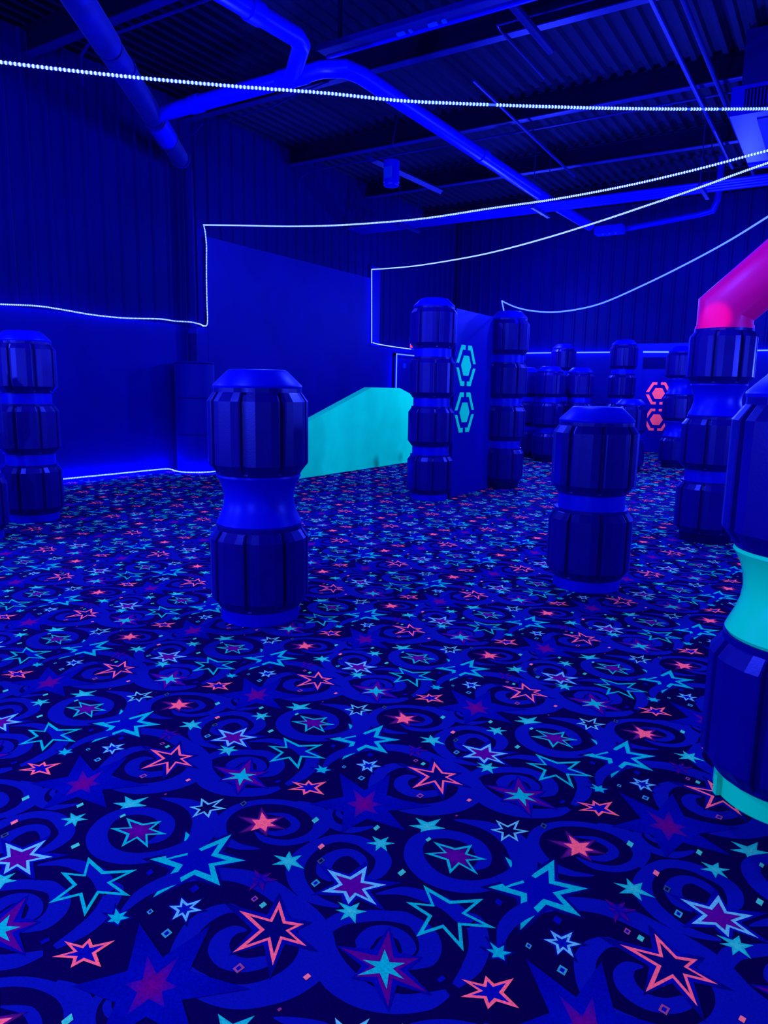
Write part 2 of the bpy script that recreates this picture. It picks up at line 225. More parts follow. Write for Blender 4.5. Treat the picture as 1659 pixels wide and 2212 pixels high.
def build_carpet():
    T = Tile(); st = CARPET['stars']
    def outline(c, pts, col, kt, kn, fill=None, fillc=None):
        inn = inset(c, pts, kt, kn)
        T.ring(pts, inn, col, col)
        if fill: T.fan(c, inn, fill, fillc or fill)
    def swirls(idx, lo=0, hi=99):
        for i in idx:
            P, W = CARPET['sw'][i]; Q, w = smooth_path(P, W)
            Q = Q[int(lo*5):int(hi*5)+1]; w = w[int(lo*5):int(hi*5)+1]
            a = []; b = []
            for k, q in enumerate(Q):
                d = Q[min(k+1, len(Q)-1)]-Q[max(k-1, 0)]; d = d/max(np.linalg.norm(d), 1e-6); nrm = np.array([-d[1], d[0]])
                a.append(q+nrm*w[k]/2); b.append(q-nrm*w[k]/2)
            T.strip(a, b, SWIRL)
    def star(s):
        sty, c, tips = s[0], s[1], s[2]; halo = s[3] if len(s) > 3 else None
        p = star_pts(c, tips)
        h = star_pts(c, halo, .40) if halo else None
        if sty == 'coral':
            T.fan(c, star_pts(c, halo, .36), PINKD, [MIDB if i % 2 == 0 else PURP for i in range(12)])
            T.fan(c, star_pts(c, tips, .46), CORAL, CORAL)
        elif sty == 'teal' or sty == 'tealunder':
            T.fan(c, star_pts(c, tips, .40), (.03, .52, .44), TEAL)
        elif sty == 'bigteal':
            T.fan(c, inset(c, p, 1.16, 1.25), BLUE, [NAVY if i % 2 == 0 else SWIRL for i in range(12)])
            outline(c, p, TEAL, .62, .66, BLUE)
        elif sty == 'tealline': outline(c, p, TEAL, .76, .76)
        elif sty == 'cyanline': outline(c, p, CYAN, .68, .66, NAVY)
        elif sty == 'tealpurple': outline(c, p, TEAL, .74, .76, (.075, 0, .22), [MIDB if i % 2 == 0 else PURP for i in range(12)])
        elif sty == 'whitepurple':
            T.fan(c, h, BLUE, [SWIRL if i % 2 == 0 else BLUE for i in range(12)])
            outline(c, p, CYAN, .66, .70, (.062, 0, .2), (.062, 0, .2))
        elif sty == 'tealhalo':
            T.fan(c, h, BLUE, [NAVY if i % 2 == 0 else BLUE for i in range(12)])
            T.fan(c, star_pts(c, tips, .46), TEAL, TEAL)
        elif sty == 'blueline':
            T.fan(c, h, BLUE, [NAVY if i % 2 == 0 else BLUE for i in range(12)])
            outline(c, p, CYAN, .55, .60, BLUE, (0, .01, .3))
        elif sty == 'coralline':
            T.fan(c, h, BLUE, [MIDB if i % 2 == 0 else BLUE for i in range(12)])
            outline(c, star_pts(c, tips, .36), CORAL, .70, .70, MIDB)
        elif sty == 'coralsmall': outline(c, p, CORAL, .66, .62, BLUE)
        elif sty == 'giant':
            T.fan(c, star_pts(c, halo, .42), BLUE, [SWIRL if i % 2 == 0 else BLUE for i in range(12)])
            T.fan(c, star_pts(c, tips, .40), (.10, 0, .15), [BLUE if i % 2 == 0 else PURP for i in range(12)])
        elif sty == 'purpleline':
            T.fan(c, p, BLUE, [PURP if i % 2 == 0 else SWIRL for i in range(12)])
        elif sty == 'tealbig':
            T.fan(c, inset(c, star_pts(c, halo, .36), 1.12, 1.5), BLUE, [SWIRL if i % 2 == 0 else BLUE for i in range(12)])
            T.fan(c, star_pts(c, halo, .34), PURP, PURP)
            T.fan(c, star_pts(c, tips, .34), TEAL, TEAL)
    under = ('tealunder',)
    for s in st:
        if s[0] == 'giant': star(s)
    for s in st:
        if s[0] in under: star(s)
    swirls(range(len(CARPET['sw'])))
    for s in st:
        if s[0] == 'bigteal': star(s)
    swirls([0], 3.2, 5.5); swirls([5], .2, 3.3)          # bands that run over two arms of the big outlined star
    for s in st:
        if s[0] not in under and s[0] not in ('giant', 'bigteal'): star(s)
    for s in st:
        if s[0] == 'giant': star(s)
    dc = dict(t=(.03, .52, .40), c=(.74, .17, .22), po=(.23, .05, .2), do=(.015, .06, .16), bo=(.02, .30, .40), k=BLUE, p=(.16, .02, .17))
    for d in CARPET['dia']:
        T.poly(d[2:], dc[d[0]])
        if d[0] in ('po', 'do', 'bo'):
            c = np.array(d[1]); T.poly([c+(np.array(q)-c)*.52 for q in d[2:]], NAVY if d[0] == 'do' else BLUE)
    V = np.array(T.v, dtype=np.float64); Cc = np.array([(*c, 1.) for c in T.c], dtype=np.float32)
    a = np.array([.9144, .4572]); b = np.array([-.9144, .4572])
    # cells that reach the carpet in view
    offs = []
    c0 = V[:, :2].mean(0)
    X0, X1, Y0, Y1 = FLOOR
    for i in range(-40, 41):
        for j in range(-40, 41):
            o = i*a+j*b; p = c0+o
            if not (X0-.2 < p[0] < 1.6 and -.2 < p[1] < Y1+.3): continue
            # the carpet the camera side of the room can plausibly show
            if p[0] > p[1]*.30+1.0 or p[0] < -p[1]*2.4-1.2: continue
            offs.append(o)
    nv = len(V); nc = len(offs)
    AV = np.tile(V, (nc, 1)).reshape(nc, nv, 3)
    for k, o in enumerate(offs): AV[k, :, 0] += o[0]; AV[k, :, 1] += o[1]
    AV = AV.reshape(-1, 3)
    # keep shapes inside the walls
    AV[:, 0] = np.clip(AV[:, 0], X0+.002, X1-.002); AV[:, 1] = np.clip(AV[:, 1], Y0+.002, Y1-.002)
    AC = np.tile(Cc, (nc, 1))
    loops = np.concatenate([np.array(f) for f in T.f]); tot = np.array([len(f) for f in T.f])
    AL = (np.tile(loops, (nc, 1))+(np.arange(nc)*nv)[:, None]).reshape(-1)
    AT = np.tile(tot, nc)
    # pile base
    n0 = len(AV)
    AV = np.vstack([AV, [(X0, Y0, 0), (X1, Y0, 0), (X1, Y1, 0), (X0, Y1, 0), (X0, Y0, -.12), (X1, Y0, -.12), (X1, Y1, -.12), (X0, Y1, -.12)]])
    AC = np.vstack([AC, np.array([(*NAVY, 1)]*8, dtype=np.float32)])
    ex = [(0,1,2,3), (4,7,6,5), (0,4,5,1), (1,5,6,2), (2,6,7,3), (3,7,4,0)]
    AL = np.concatenate([AL, np.array([q+n0 for f in ex for q in f])]); AT = np.concatenate([AT, [4]*6])
    me = bpy.data.meshes.new('floor')
    me.vertices.add(len(AV)); me.vertices.foreach_set('co', AV.astype(np.float32).ravel())
    me.loops.add(len(AL)); me.loops.foreach_set('vertex_index', AL.astype(np.int32))
    me.polygons.add(len(AT)); me.polygons.foreach_set('loop_start', np.concatenate([[0], np.cumsum(AT)[:-1]]).astype(np.int32))
    me.update(calc_edges=True)
    at = me.color_attributes.new('dye', 'FLOAT_COLOR', 'POINT'); at.data.foreach_set('color', AC.ravel())
    me.validate()
    m = material('star_carpet', NAVY, .8, .04, noise=.25, nscale=170, dye='dye')
    me.materials.append(m)
    struct(link('floor', me))

FLOOR = (-9.62, 5.0, -4.0, 18.85)
build_carpet()

# ------------------------------------------------------------------ room shell
XW, YF, ZD = -9.5, 18.7, 6.0           # board face of the left wall, of the far wall, underside of the roof deck

def corrugated(name, a0, a1, z0, z1, place, mat, pitch=.30, depth=.035):
    """vertical ribs along one axis; place(u, d, z) -> point"""
    v = []; f = []; u = a0; row = []
    while u < a1:
        for du, d in ((0, 0), (.10, 0), (.125, depth), (.165, depth), (.19, 0)):
            if u+du < a1: row.append((u+du, d))
        u += pitch
    row.append((a1, 0)); n = len(row)
    for z in (z0, z1): v += [place(p[0], p[1], z) for p in row]
    for z in (z0, z1): v += [place(p[0], -.06, z) for p in row]
    for i in range(n-1):
        f.append((i, i+1, n+i+1, n+i)); f.append((2*n+i, 3*n+i, 3*n+i+1, 2*n+i+1))
        f.append((n+i, n+i+1, 3*n+i+1, 3*n+i)); f.append((i, 2*n+i, 2*n+i+1, i+1))
    f.append((0, n, 3*n, 2*n)); f.append((n-1, 3*n-1, 4*n-1, 2*n-1))
    mb = MB().add(v, f)
    return struct(mb.build(name, mat, smooth=0))

corrugated('wall_left', -4, 18.85, 0, ZD, lambda u, d, z: (XW-.06+d, u, z), M['siding'])
corrugated('wall_far', -9.5, 5, 0, ZD, lambda u, d, z: (u, YF+.08-d, z), M['siding'])
struct(MB().box((5, -4, 0), (5.1, 18.8, ZD)).build('wall_right', M['siding'], smooth=0))
struct(MB().box((-9.6, -4.1, 0), (5.1, -4, ZD)).build('wall_back', M['siding'], smooth=0))
# boards: 8 ft sheets, and a taller run in the middle of the left wall
b = MB(); y = -4.0
struct(MB().box((XW-.022, -4, 0), (XW, 9.2, 2.44)).build('wall_left_lower', M['wall'], smooth=0))
struct(MB().box((XW-.022, 9.2, 0), (XW+.004, 14.36, 3.97)).build('wall_left_tall', M['wall'], smooth=0))
struct(MB().box((XW-.022, 14.36, 0), (XW, YF, 2.44)).build('wall_left_rear', M['wall'], smooth=0))
struct(MB().box((XW, YF, 0), (5, YF+.04, 2.44)).build('wall_far_lower', M['wall'], smooth=0))
struct(MB().box((XW-.022, 14.37, 2.44), (XW+.03, 14.74, 4.25)).build('trim_1', M['panel'], smooth=0))  # paler than the boards: the rope's glow on this post put into its colour
# doorway near the back of the left wall
d = struct(MB().box((XW, 15.5, 0), (XW+.03, 16.5, 2.25)).build('door_1', M['wall'], smooth=0))
MB().box((XW+.03, 15.42, 0), (XW+.06, 15.5, 2.33)).box((XW+.03, 16.5, 0), (XW+.06, 16.58, 2.33)).box((XW+.03, 15.42, 2.25), (XW+.06, 16.58, 2.33)).build('door_frame', M['siding'], d, smooth=0)
MB().box((XW+.03, 15.86, 1.97), (XW+.045, 15.99, 2.09)).build('door_plate', M['plate'], d, smooth=0)

# roof deck: ribs run away from the camera
def deck():
    v = []; row = []; x = -9.62
    while x < 5:
        for dx, dz in ((0, 0), (.07, 0), (.095, .055), (.175, .055)): row.append((min(x+dx, 5.1), dz))
        x += .2
    n = len(row); ys = (-4.1, 18.85)
    for yy in ys: v += [(p[0], yy, ZD+p[1]) for p in row]
    for yy in ys: v += [(p[0], yy, ZD+.09) for p in row]
    f = []
    for i in range(n-1):
        f += [(i, i+1, n+i+1, n+i), (2*n+i, 3*n+i, 3*n+i+1, 2*n+i+1)]
    return struct(MB().add(v, f).build('ceiling', M['deck'], smooth=0))
deck()

# roof beams
beam = None
for k, (yy, lb) in enumerate(((3.44, 'black steel roof beam overhead, nearest the camera'), (6.12, 'black steel roof beam behind the white pipe tee'), (8.8, 'black steel roof beam just beyond the long strip light'),
                              (11.48, 'black steel roof beam above the hanging canister'), (14.16, 'black steel roof beam above the conduit rack'), (16.84, 'black steel roof beam nearest the far wall'))):
    o = thing('roof_beam', lb, 'beam', (0, yy, 5.68), group='roof beams')
    if not beam:
        beam = (MB().box((-9.5, -.01, .015), (5, .01, .30)).mesh('web', M['steel'], 0), MB().box((-9.5, -.07, 0), (5, .07, .015)).mesh('flange', M['conduit'], 0),
                MB().box((-9.5, -.07, .30), (5, .07, .32)).mesh('flange', M['steel'], 0))
    link('web', beam[0], o); link('flange', beam[1], o); link('flange', beam[2], o)

# ------------------------------------------------------------------ pillars
def barrel_mesh():
    ang = []; g = []
    for k in range(8):
        for a, d in ((-22.5, -1), (-20.0, -1), (-19.2, -.12), (-17.6, 0), (-8.5, .12), (8.5, .12), (17.6, 0), (19.2, -.12), (20.0, -1)):
            ang.append(math.radians(k*45+a)); g.append(d*.030)
    prof = [(0, .250, 0), (.010, .258, 0), (.020, .262, .2), (.066, .297, 1), (.436, .297, 1), (.484, .264, .5), (.488, .262, 0), (.512, .262, 0)]
    mb = MB().lathe(prof, ang=ang, groove=g)
    return mb.mesh('ribbed_barrel', M['barrel'], 7)
PROF = dict(
    base=([(0, .240), (.004, .243), (.083, .243)], 'base_ring', .083),
    collar=([(0, .238), (.110, .238)], 'collar', .110),
    spool=([(0, .250), (.012, .257), (.03, .250), (.075, .230), (.12, .216), (.165, .211), (.21, .216), (.255, .231), (.285, .247), (.297, .255), (.309, .252)], 'waisted_spool', .309),
    cap=([(0, .262), (.012, .265), (.020, .262), (.092, .188), (.102, .178), (.108, .165), (.108, .02)], 'cap', .108))
BAR = barrel_mesh(); cache = {}
def part_mesh(kind, mat):
    if (kind, mat) not in cache:
        p, nm, h = PROF[kind]; cache[(kind, mat)] = MB().lathe(p, 64).mesh(nm, M[mat], 30)
    return cache[(kind, mat)]
def pillar(x, y, stack, label, rz=0., basemat='collar', spoolmat='collar'):
    t = thing('ribbed_pillar', label, 'pillar', (x, y, .002), rz, 'ribbed arena pillars')
    z = 0
    for k, s in enumerate(stack):
        if s == 'B':
            link('ribbed_barrel', BAR, t, (0, 0, z), random.choice((0, .04, -.05))+.0); z += .512
        else:
            kind = dict(b='base', r='collar', s='spool', c='cap')[s]
            mat = basemat if s == 'b' else spoolmat if s == 's' else 'collar'
            link(PROF[kind][1], part_mesh(kind, mat), t, (0, 0, z)); z += PROF[kind][2]
    return t, z

p1, _ = pillar(-2.95, 3.25, 'bBsBc', 'two-barrel black ribbed pillar with waisted blue middle, alone on the carpet left of centre', math.radians(2.7))
pillar(-1.46, 5.19, 'bBrBc', 'squat two-barrel black ribbed pillar with thin blue collar, right of centre', math.radians(7.2))
pillar(-7.10, 4.32, 'bBrBrBc', 'three-barrel black ribbed pillar at the left edge, in front of the lit wall', math.radians(11))
pillar(-6.60, 3.42, 'bBsBc', 'ribbed pillar mostly cut off by the left edge, only its waist and lower barrel showing', .1)
pillar(-4.48, 8.25, 'bBrBrBrBc', 'four-barrel black ribbed pillar at the left end of the green hexagon panel', math.radians(17))
pillar(-4.19, 10.02, 'bBrBrBrBc', 'four-barrel black ribbed pillar at the right end of the green hexagon panel', .5, 'base')
pe, ze = pillar(-.99, 7.60, 'bBrBsB', 'three-barrel black ribbed pillar carrying the pink elbow pipe', .33, 'base')
fr, _ = pillar(-.01, 2.78, 'bBsBc', 'nearest ribbed pillar at the right edge, with bright green waist and green base', math.radians(7), 'teal3', 'teal3')
MB().box((-.262, -.012, .004), (-.238, .012, .079)).build('base_seam', M['teal3'], fr, (0, 0, 0), math.radians(25), smooth=0)
def far(dx, dy, D): return dx*D, dy*D
x, y = far(-.3834, .9236, 14.1); pillar(x, y, 'bBrBrBrBc', 'tall ribbed pillar half hidden behind the right end of the green hexagon panel', .2, 'base')
x, y = far(-.3617, .9323, 16.1); pillar(x, y, 'bBrBrBc', 'leftmost three-barrel ribbed pillar of the distant row by the far wall', .1, 'base')
x, y = far(-.3319, .9433, 15.3); pillar(x, y, 'bBrBrBc', 'middle three-barrel ribbed pillar of the distant row by the far wall', .45, 'base')
x, y = far(-.2946, .9556, 15.9); pillar(x, y, 'bBrBrBc', 'right-hand three-barrel ribbed pillar of the distant row, behind the squat pillar', .6, 'base')
x, y = far(-.3166, .9486, 18.1); pillar(x, y, 'bBrBrBrBc', 'four-barrel ribbed pillar touching the far wall, peeping over the distant row', .25, 'base')
x, y = far(-.2433, .970, 16.7); pillar(x, y, 'bBrBrBrBc', 'four-barrel ribbed pillar just left of the pink hexagon panel', .7, 'base')
x, y = far(-.2306, .973, 13.9); pillar(x, y, 'bBrBc', 'squat two-barrel ribbed pillar left of the pink hexagons, behind the nearer squat pillar', .2, 'base')
x, y = far(-.1734, .9848, 15.3); pillar(x, y, 'bBsBsBc', 'ribbed pillar with two waisted spools, between the pink hexagons and the elbow pillar', .4, 'base')

# pink elbow pipe on top of its pillar
ez = ze+.002
e = thing('elbow_pipe', 'thick pink glowing elbow pipe bending right off the top of a ribbed pillar', 'pipe', (-.99, 7.60, ez))
MB().tube([(0,0,.0), (0,0,.18), (.47,0,.615), (1.7,0,.615)], .248, 48).build('pipe_bend', M['pink'], e, smooth=30)
MB().lathe([(0, .258), (.03, .258)], 48).build('pipe_rim', M['pink'], e, smooth=30)

# ------------------------------------------------------------------ hexagon panels
def hexagon(R, rot=0): return [(R*math.cos(rot+k*PI/3), R*math.sin(rot+k*PI/3)) for k in range(6)]
def bracket(sx, sz, R=.31, w=.062):
    """half of the top edge and one sloping side of a hexagon frame, in (u, v)"""
    h = R*math.sin(PI/3); r2 = R-w/math.cos(PI/6); h2 = r2*math.sin(PI/3)
    g = .042; k = .03
    o = [(g, h), (R/2, h), (R-k*.577, k), (r2-k*.577*1.0, k), (r2/2, h2), (g, h2)]
    return [(sx*u, sz*v) for u, v in o]
def hex_panel(label, origin, board, centres, axis, mat, lname):
    t = thing('hexagon_panel', label, 'panel', origin, 0, 'hexagon panels')
    MB().box(*board).build('board', M['panel'], t, smooth=0)
    for (u0, v0) in centres:
        def mk(poly):
            if axis == 'x': return MB().prism([(u0+p[0], v0+p[1]) for p in poly], 'x', board[1][0], board[1][0]+.006)
            return MB().prism([(u0+p[0], v0+p[1]) for p in poly], 'y', board[0][1]-.006, board[0][1])
        em = mk(hexagon(.152)).build('hexagon_emblem', M[mat], t, smooth=0); em['label'] = lname+' solid hexagon'
        for sx in (-1, 1):
            for sz in (-1, 1):
                o = mk(bracket(sx, sz)).build('corner_bracket', M[mat], em, smooth=0); o['label'] = lname+' frame bracket'
    return t
hex_panel('blue panel with two green hexagon emblems, standing between two four-barrel pillars', (-4.29, 8.51, .002), ((-.05, 0, 0), (0, 1.20, 2.47)), [(.33, 1.755), (.33, 1.133)], 'x', 'teal2', 'glowing green')
hp = hex_panel('blue panel with two pink hexagon emblems against the far wall', (-4.45, 18.52, .002), ((0, 0, 0), (1.30, .05, 2.64)), [(.70, 1.44), (.70, .80)], 'y', 'coral', 'glowing pink')
MB().box((.28, -.008, 2.03), (.92, 0, 2.31)).build('vent_slot', M['siding'], hp, smooth=0)

# green barrier wall with sloping top; two dark scuffs near its foot
def scuffed(m, spots):
    nt = m.node_tree; df = next(n for n in nt.nodes if n.type == 'BSDF_DIFFUSE'); src = df.inputs['Color'].links[0].from_socket
    tc = nt.nodes.new('ShaderNodeTexCoord')
    for p, r, k in spots:
        d = nt.nodes.new('ShaderNodeVectorMath'); d.operation = 'DISTANCE'; d.inputs[1].default_value = p
        nt.links.new(tc.outputs['Object'], d.inputs[0])
        mr = nt.nodes.new('ShaderNodeMapRange'); mr.interpolation_type = 'SMOOTHSTEP'
        mr.inputs['From Max'].default_value = r; mr.inputs['To Min'].default_value = k; mr.inputs['To Max'].default_value = 1
        nt.links.new(d.outputs['Value'], mr.inputs['Value'])
        sc = nt.nodes.new('ShaderNodeVectorMath'); sc.operation = 'SCALE'
        nt.links.new(src, sc.inputs[0]); nt.links.new(mr.outputs['Result'], sc.inputs['Scale']); src = sc.outputs['Vector']
    nt.links.new(src, df.inputs['Color'])
scuffed(M['teal'], [((0, 11.05, .10), .17, .45), ((0, 11.08, .0), .13, .55), ((0, 11.93, .12), .15, .62)])
bw = MB().prism([(8.1, 0), (12.95, 0), (12.95, 1.02), (12.32, 1.33), (11.84, 1.455), (10.86, 1.455), (8.1, .60)], 'x', -.16, 0)
tag(bw.build('barrier', M['teal'], None, (-7.13, 0, .002), smooth=0), 'low bright green barrier wall with a sloping top, left of the four-barrel pillar', 'barrier')
LAMPS = [((-7.2, 2.0, 3.6), 380), ((-3.2, 1.2, 3.9), 400), ((-5.2, 6.0, 3.8), 320), ((-2.2, 6.0, 3.6), 340), ((-5.0, 13.0, 3.5), 420), ((-2.2, 11.6, 3.5), 420), ((-6.4, 16.6, 3.3), 360), ((-2.0, 16.4, 3.5), 380),
         ((-1.2, -2.6, 1.7), 640), ((3.4, -.6, 1.9), 150), ((-5.6, -1.6, 1.9), 560), ((2.8, 6.2, 1.9), 580), ((2.2, 12.2, 1.8), 600), ((-8.9, -1.0, 1.8), 420), ((-7.7, 10.2, 4.2), 60)]  # added fill: low ones light upright faces, the last brightens the barrier's top
RED = 1700

# ------------------------------------------------------------------ pipes and fittings under the roof
def pipe(name, label, cat, pts, r, mat, n=16, group=None):
    return tag(MB().tube(pts, r, n).build(name, M[mat], smooth=30), label, cat, group)

drain = thing('roof_drain_pipe', 'thick lagged drain pipe running diagonally under the roof to the left wall', 'pipe', (0, 0, 5.0))
A = Vector((-4.9, 2.63, 0)); Bv = Vector((-9.33, 8.55, 0)); dv = (Bv-A).normalized()
def at(s): return A+dv*s
Ltot = (Bv-A).length
s0 = 0
for s1, r in ((3.55, .15), (5.55, .14), (6.42, .14), (Ltot, .135)):
    MB().tube([at(s0), at(s1-.06)], r, 20).build('lagging', M['lag'], drain, smooth=30); s0 = s1
MB().tube([at(0), at(Ltot)], .115, 16).build('pipe_run', M['steel'], drain, smooth=30)
MB().tube([at(5.62), at(6.36)], .150, 20).build('coupling', M['pipe'], drain, smooth=30)
for s in (4.05, 5.60, 6.38, Ltot-.10): MB().tube([at(s-.02), at(s+.02)], .158, 20).build('clamp', M['conduit'], drain, smooth=30)
ds = thing('downspout', 'grey downspout on the left wall dropping into the round column guard', 'pipe', (XW+.13, 8.72, 0))
MB().tube([(0, 0, 1.83), (0, 0, 4.9)], .075, 16).build('pipe_run', M['siding'], ds, smooth=30)
MB().tube([(0, 0, 2.30), (0, 0, 2.38)], .088, 16).build('pipe_collar', M['wall'], ds, smooth=30)
dg = thing('column_guard', 'tall round drum guard standing at the foot of the downspout', 'guard', (-9.08, 8.47, .002))
MB().lathe([(0, .315), (.02, .32), (1.80, .32), (1.82, .31)], 48).build('drum', M['wall'], dg, smooth=30)
for z in (.62, 1.22, 1.78): MB().lathe([(z, .322), (z+.01, .328), (z+.02, .322)], 48).build('band', M['siding'], dg, smooth=30)

vp = thing('vent_pipe', 'thick white plastic pipe with tee and long run under the roof', 'pipe', (0, 0, 5.0))
MB().tube([(-8.55, 7.50, -.02), (-8.40, 7.22, 0), (-8.22, 7.05, 0), (-7.95, 7.04, 0), (-5.35, 7.04, 0), (-5.12, 7.16, 0), (-5.06, 7.40, 0), (-5.03, 14.3, 0), (-4.96, 16.1, 0)], .098, 20).build('pipe_run', M['pipe'], vp, smooth=40)
MB().tube([(-5.30, 3.2, 0), (-5.13, 6.30, 0), (-5.20, 6.48, 0), (-5.78, 7.03, 0)], .095, 20).build('branch', M['pipe'], vp, smooth=40)
for p, q in (((-7.45, 7.04, 0), (-7.30, 7.04, 0)), ((-5.98, 7.04, 0), (-5.58, 7.04, 0)), ((-5.165, 5.62, 0), (-5.155, 5.78, 0)), ((-5.04, 10.6, 0), (-5.035, 10.8, 0)), ((-8.42, 7.26, 0), (-8.50, 7.40, 0))):
    MB().tube([p, q], .112, 20).build('coupling', M['pipe'], vp, smooth=40)
lb = thing('emergency_light', 'boxy emergency light at the far end of the white pipe run', 'light', (-4.62, 16.45, 4.86))
MB().box((-.30, -.16, 0), (.30, .16, .16)).build('housing', M['unit'], lb, smooth=0)
for dx in (-.25, .25): MB().tube([(dx, 0, .15), (dx, 0, 1.14)], .006, 6).build('hanger_rod', M['conduit'], lb)
for dx in (-.12, .02, .16): MB().lathe([(-.03, .012), (0, .02)], 10, (dx, -.1, 0)).build('lamp_stud', M['plate'], lb)
pipe('conduit_pipe', 'white pipe running right from the emergency light and turning up at its end', 'pipe', [(-4.3, 16.63, 4.98), (-2.75, 16.1, 5.0), (-2.5, 16.0, 5.02), (-2.42, 15.97, 5.2), (-2.40, 15.96, 6.0)], .06, 'rack')

pipe('sprinkler_pipe', 'left one of the two sprinkler pipes near the upper right, with clamps', 'pipe', [(-2.13, 1, 5.5), (-2.07, 15, 5.5)], .03, 'conduit', 10)
pipe('sprinkler_pipe', 'right one of the two sprinkler pipes, passing left of the air handler', 'pipe', [(-1.85, 1, 5.5), (-1.78, 16, 5.5)], .03, 'siding', 10)
pipe('sprinkler_pipe', 'single pipe crossing the black beam above the end of the strip light', 'pipe', [(-3.38, 1, 5.5), (-3.39, 9.0, 5.5)], .05, 'siding', 12)
pipe('conduit_pipe', 'thin conduit beyond the long top cable, right of the white pipe run', 'pipe', [(-4.56, 9.3, 5.5), (-4.72, 14.2, 5.5)], .022, 'conduit', 8)
pipe('conduit_pipe', 'thin conduit behind the lagged drain pipe at upper left, dropping at its end', 'pipe', [(-3.6, 6.24, 5.6), (-8.35, 6.2, 5.6), (-8.5, 6.2, 5.5), (-8.5, 6.2, 5.15)], .018, 'conduit', 8)
pipe('conduit_pipe', 'thin conduit running along the roof behind the hanging canister', 'pipe', [(-1.6, 11.68, 5.6), (-9.2, 11.7, 5.6), (-9.45, 11.7, 5.5), (-9.45, 11.7, 5.2)], .018, 'conduit', 8)
pipe('conduit_pipe', 'thin conduit under the deck in front of the third beam, right of centre', 'pipe', [(-1.0, 8.45, 5.66), (-3.85, 8.45, 5.66), (-3.87, 8.6, 5.66), (-3.87, 10.1, 5.66)], .012, 'conduit', 8)
pipe('cable', 'thin sagging cable between the drain pipe and the white pipe', 'cable', [(-9.47, 8.62, 5.30), (-9.10, 8.62, 5.38), (-8.9, 8.62, 5.5), (-8.2, 8.66, 5.48), (-7.5, 8.66, 5.5), (-6.9, 8.66, 5.6), (-6.5, 8.70, 5.66)], .012, 'conduit', 6)

st = thing('strip_light', 'long unlit strip light under the first beam at top centre', 'light', (-4.2, 7.42, 5.36))
MB().box((-1.45, -.12, 0), (1.7, .12, .05)).build('housing', M['duct'], st, smooth=0)
MB().box((-1.45, .095, -.02), (1.7, .125, 0)).build('reflector_edge', M['pipe'], st, smooth=0)
MB().box((-1.45, -.125, -.015), (1.7, -.105, 0)).build('reflector_edge', M['lag'], st, smooth=0)
for dx, w in ((-.42, .10), (-.26, .03), (-.02, .11), (.15, .05)): MB().box((dx, .02, -.02), (dx+w, .07, 0)).build('painted_glint', M['plate'], st, smooth=0)  # pale blocks put in place of bright reflections on the underside
for dx in (-1.2, 1.4): MB().box((dx, -.02, .05), (dx+.04, .02, .66)).build('hanger', M['steel'], st, smooth=0)

cn = thing('hanging_canister', 'white cylindrical canister lamp hanging from the roof, above centre', 'lamp', (-6.40, 10.24, 4.62))
MB().lathe([(0, .10), (.004, .115), (.02, .122), (.05, .122), (.055, .127), (.38, .127), (.39, .11)], 40).build('can', M['unit'], cn, smooth=30)
MB().box((-.06, -.131, .10), (.09, -.124, .27)).build('label_plate', M['plate'], cn, math.radians(0) and None, smooth=0)
MB().tube([(0, 0, .39), (.02, 0, .48), (.0, 0, .60), (.03, .1, 1.05)], .008, 6).build('hook_cord', M['conduit'], cn)
pipe('strut', 'short light steel strut behind the hanging canister', 'strut', [(-6.66, 9.97, 5.02), (-6.56, 12.2, 5.02)], .055, 'conduit', 4)

rk = thing('conduit_rack', 'hanging rack of parallel conduits across the back of the room', 'rack', (0, 0, 4.86))
for yy in (13.34, 13.49, 13.66, 13.83): MB().tube([(-9.42, yy, 0), (-.2, yy, 0)], .032, 8).build('conduit', M['rack'], rk)
for xx in (-8.09, -5.18, -2.30):
    MB().box((xx-.03, 13.22, -.075), (xx+.03, 14.12, -.035)).build('strut', M['conduit'], rk, smooth=0)
    for yy in (13.27, 14.06): MB().tube([(xx, yy, -.06), (xx, yy, 1.14)], .008, 6).build('hanger_rod', M['conduit'], rk)

ac = thing('air_handler', 'white air handling unit with grille hanging at the upper right edge', 'air unit', (-1.585, 10.8, 4.99))
MB().box((0, 0, 0), (2.4, 2.6, .35)).build('casing', M['unit'], ac, smooth=0)
MB().box((.16, -.006, .055), (1.6, 0, .30)).build('grille_back', M['steel'], ac, smooth=0)
g_ = MB()
for k in range(36): g_.box((.18+k*.04, -.022, .07), (.192+k*.04, -.006, .285))
g_.build('grille', M['unit'], ac, smooth=0)
MB().box((.30, .22, -.012), (2.0, 1.9, 0)).build('access_panel', M['lag'], ac, smooth=0)
MB().box((.11, .0, .35), (2.2, .58, 1.005)).build('supply_duct', M['duct'], ac, smooth=0)

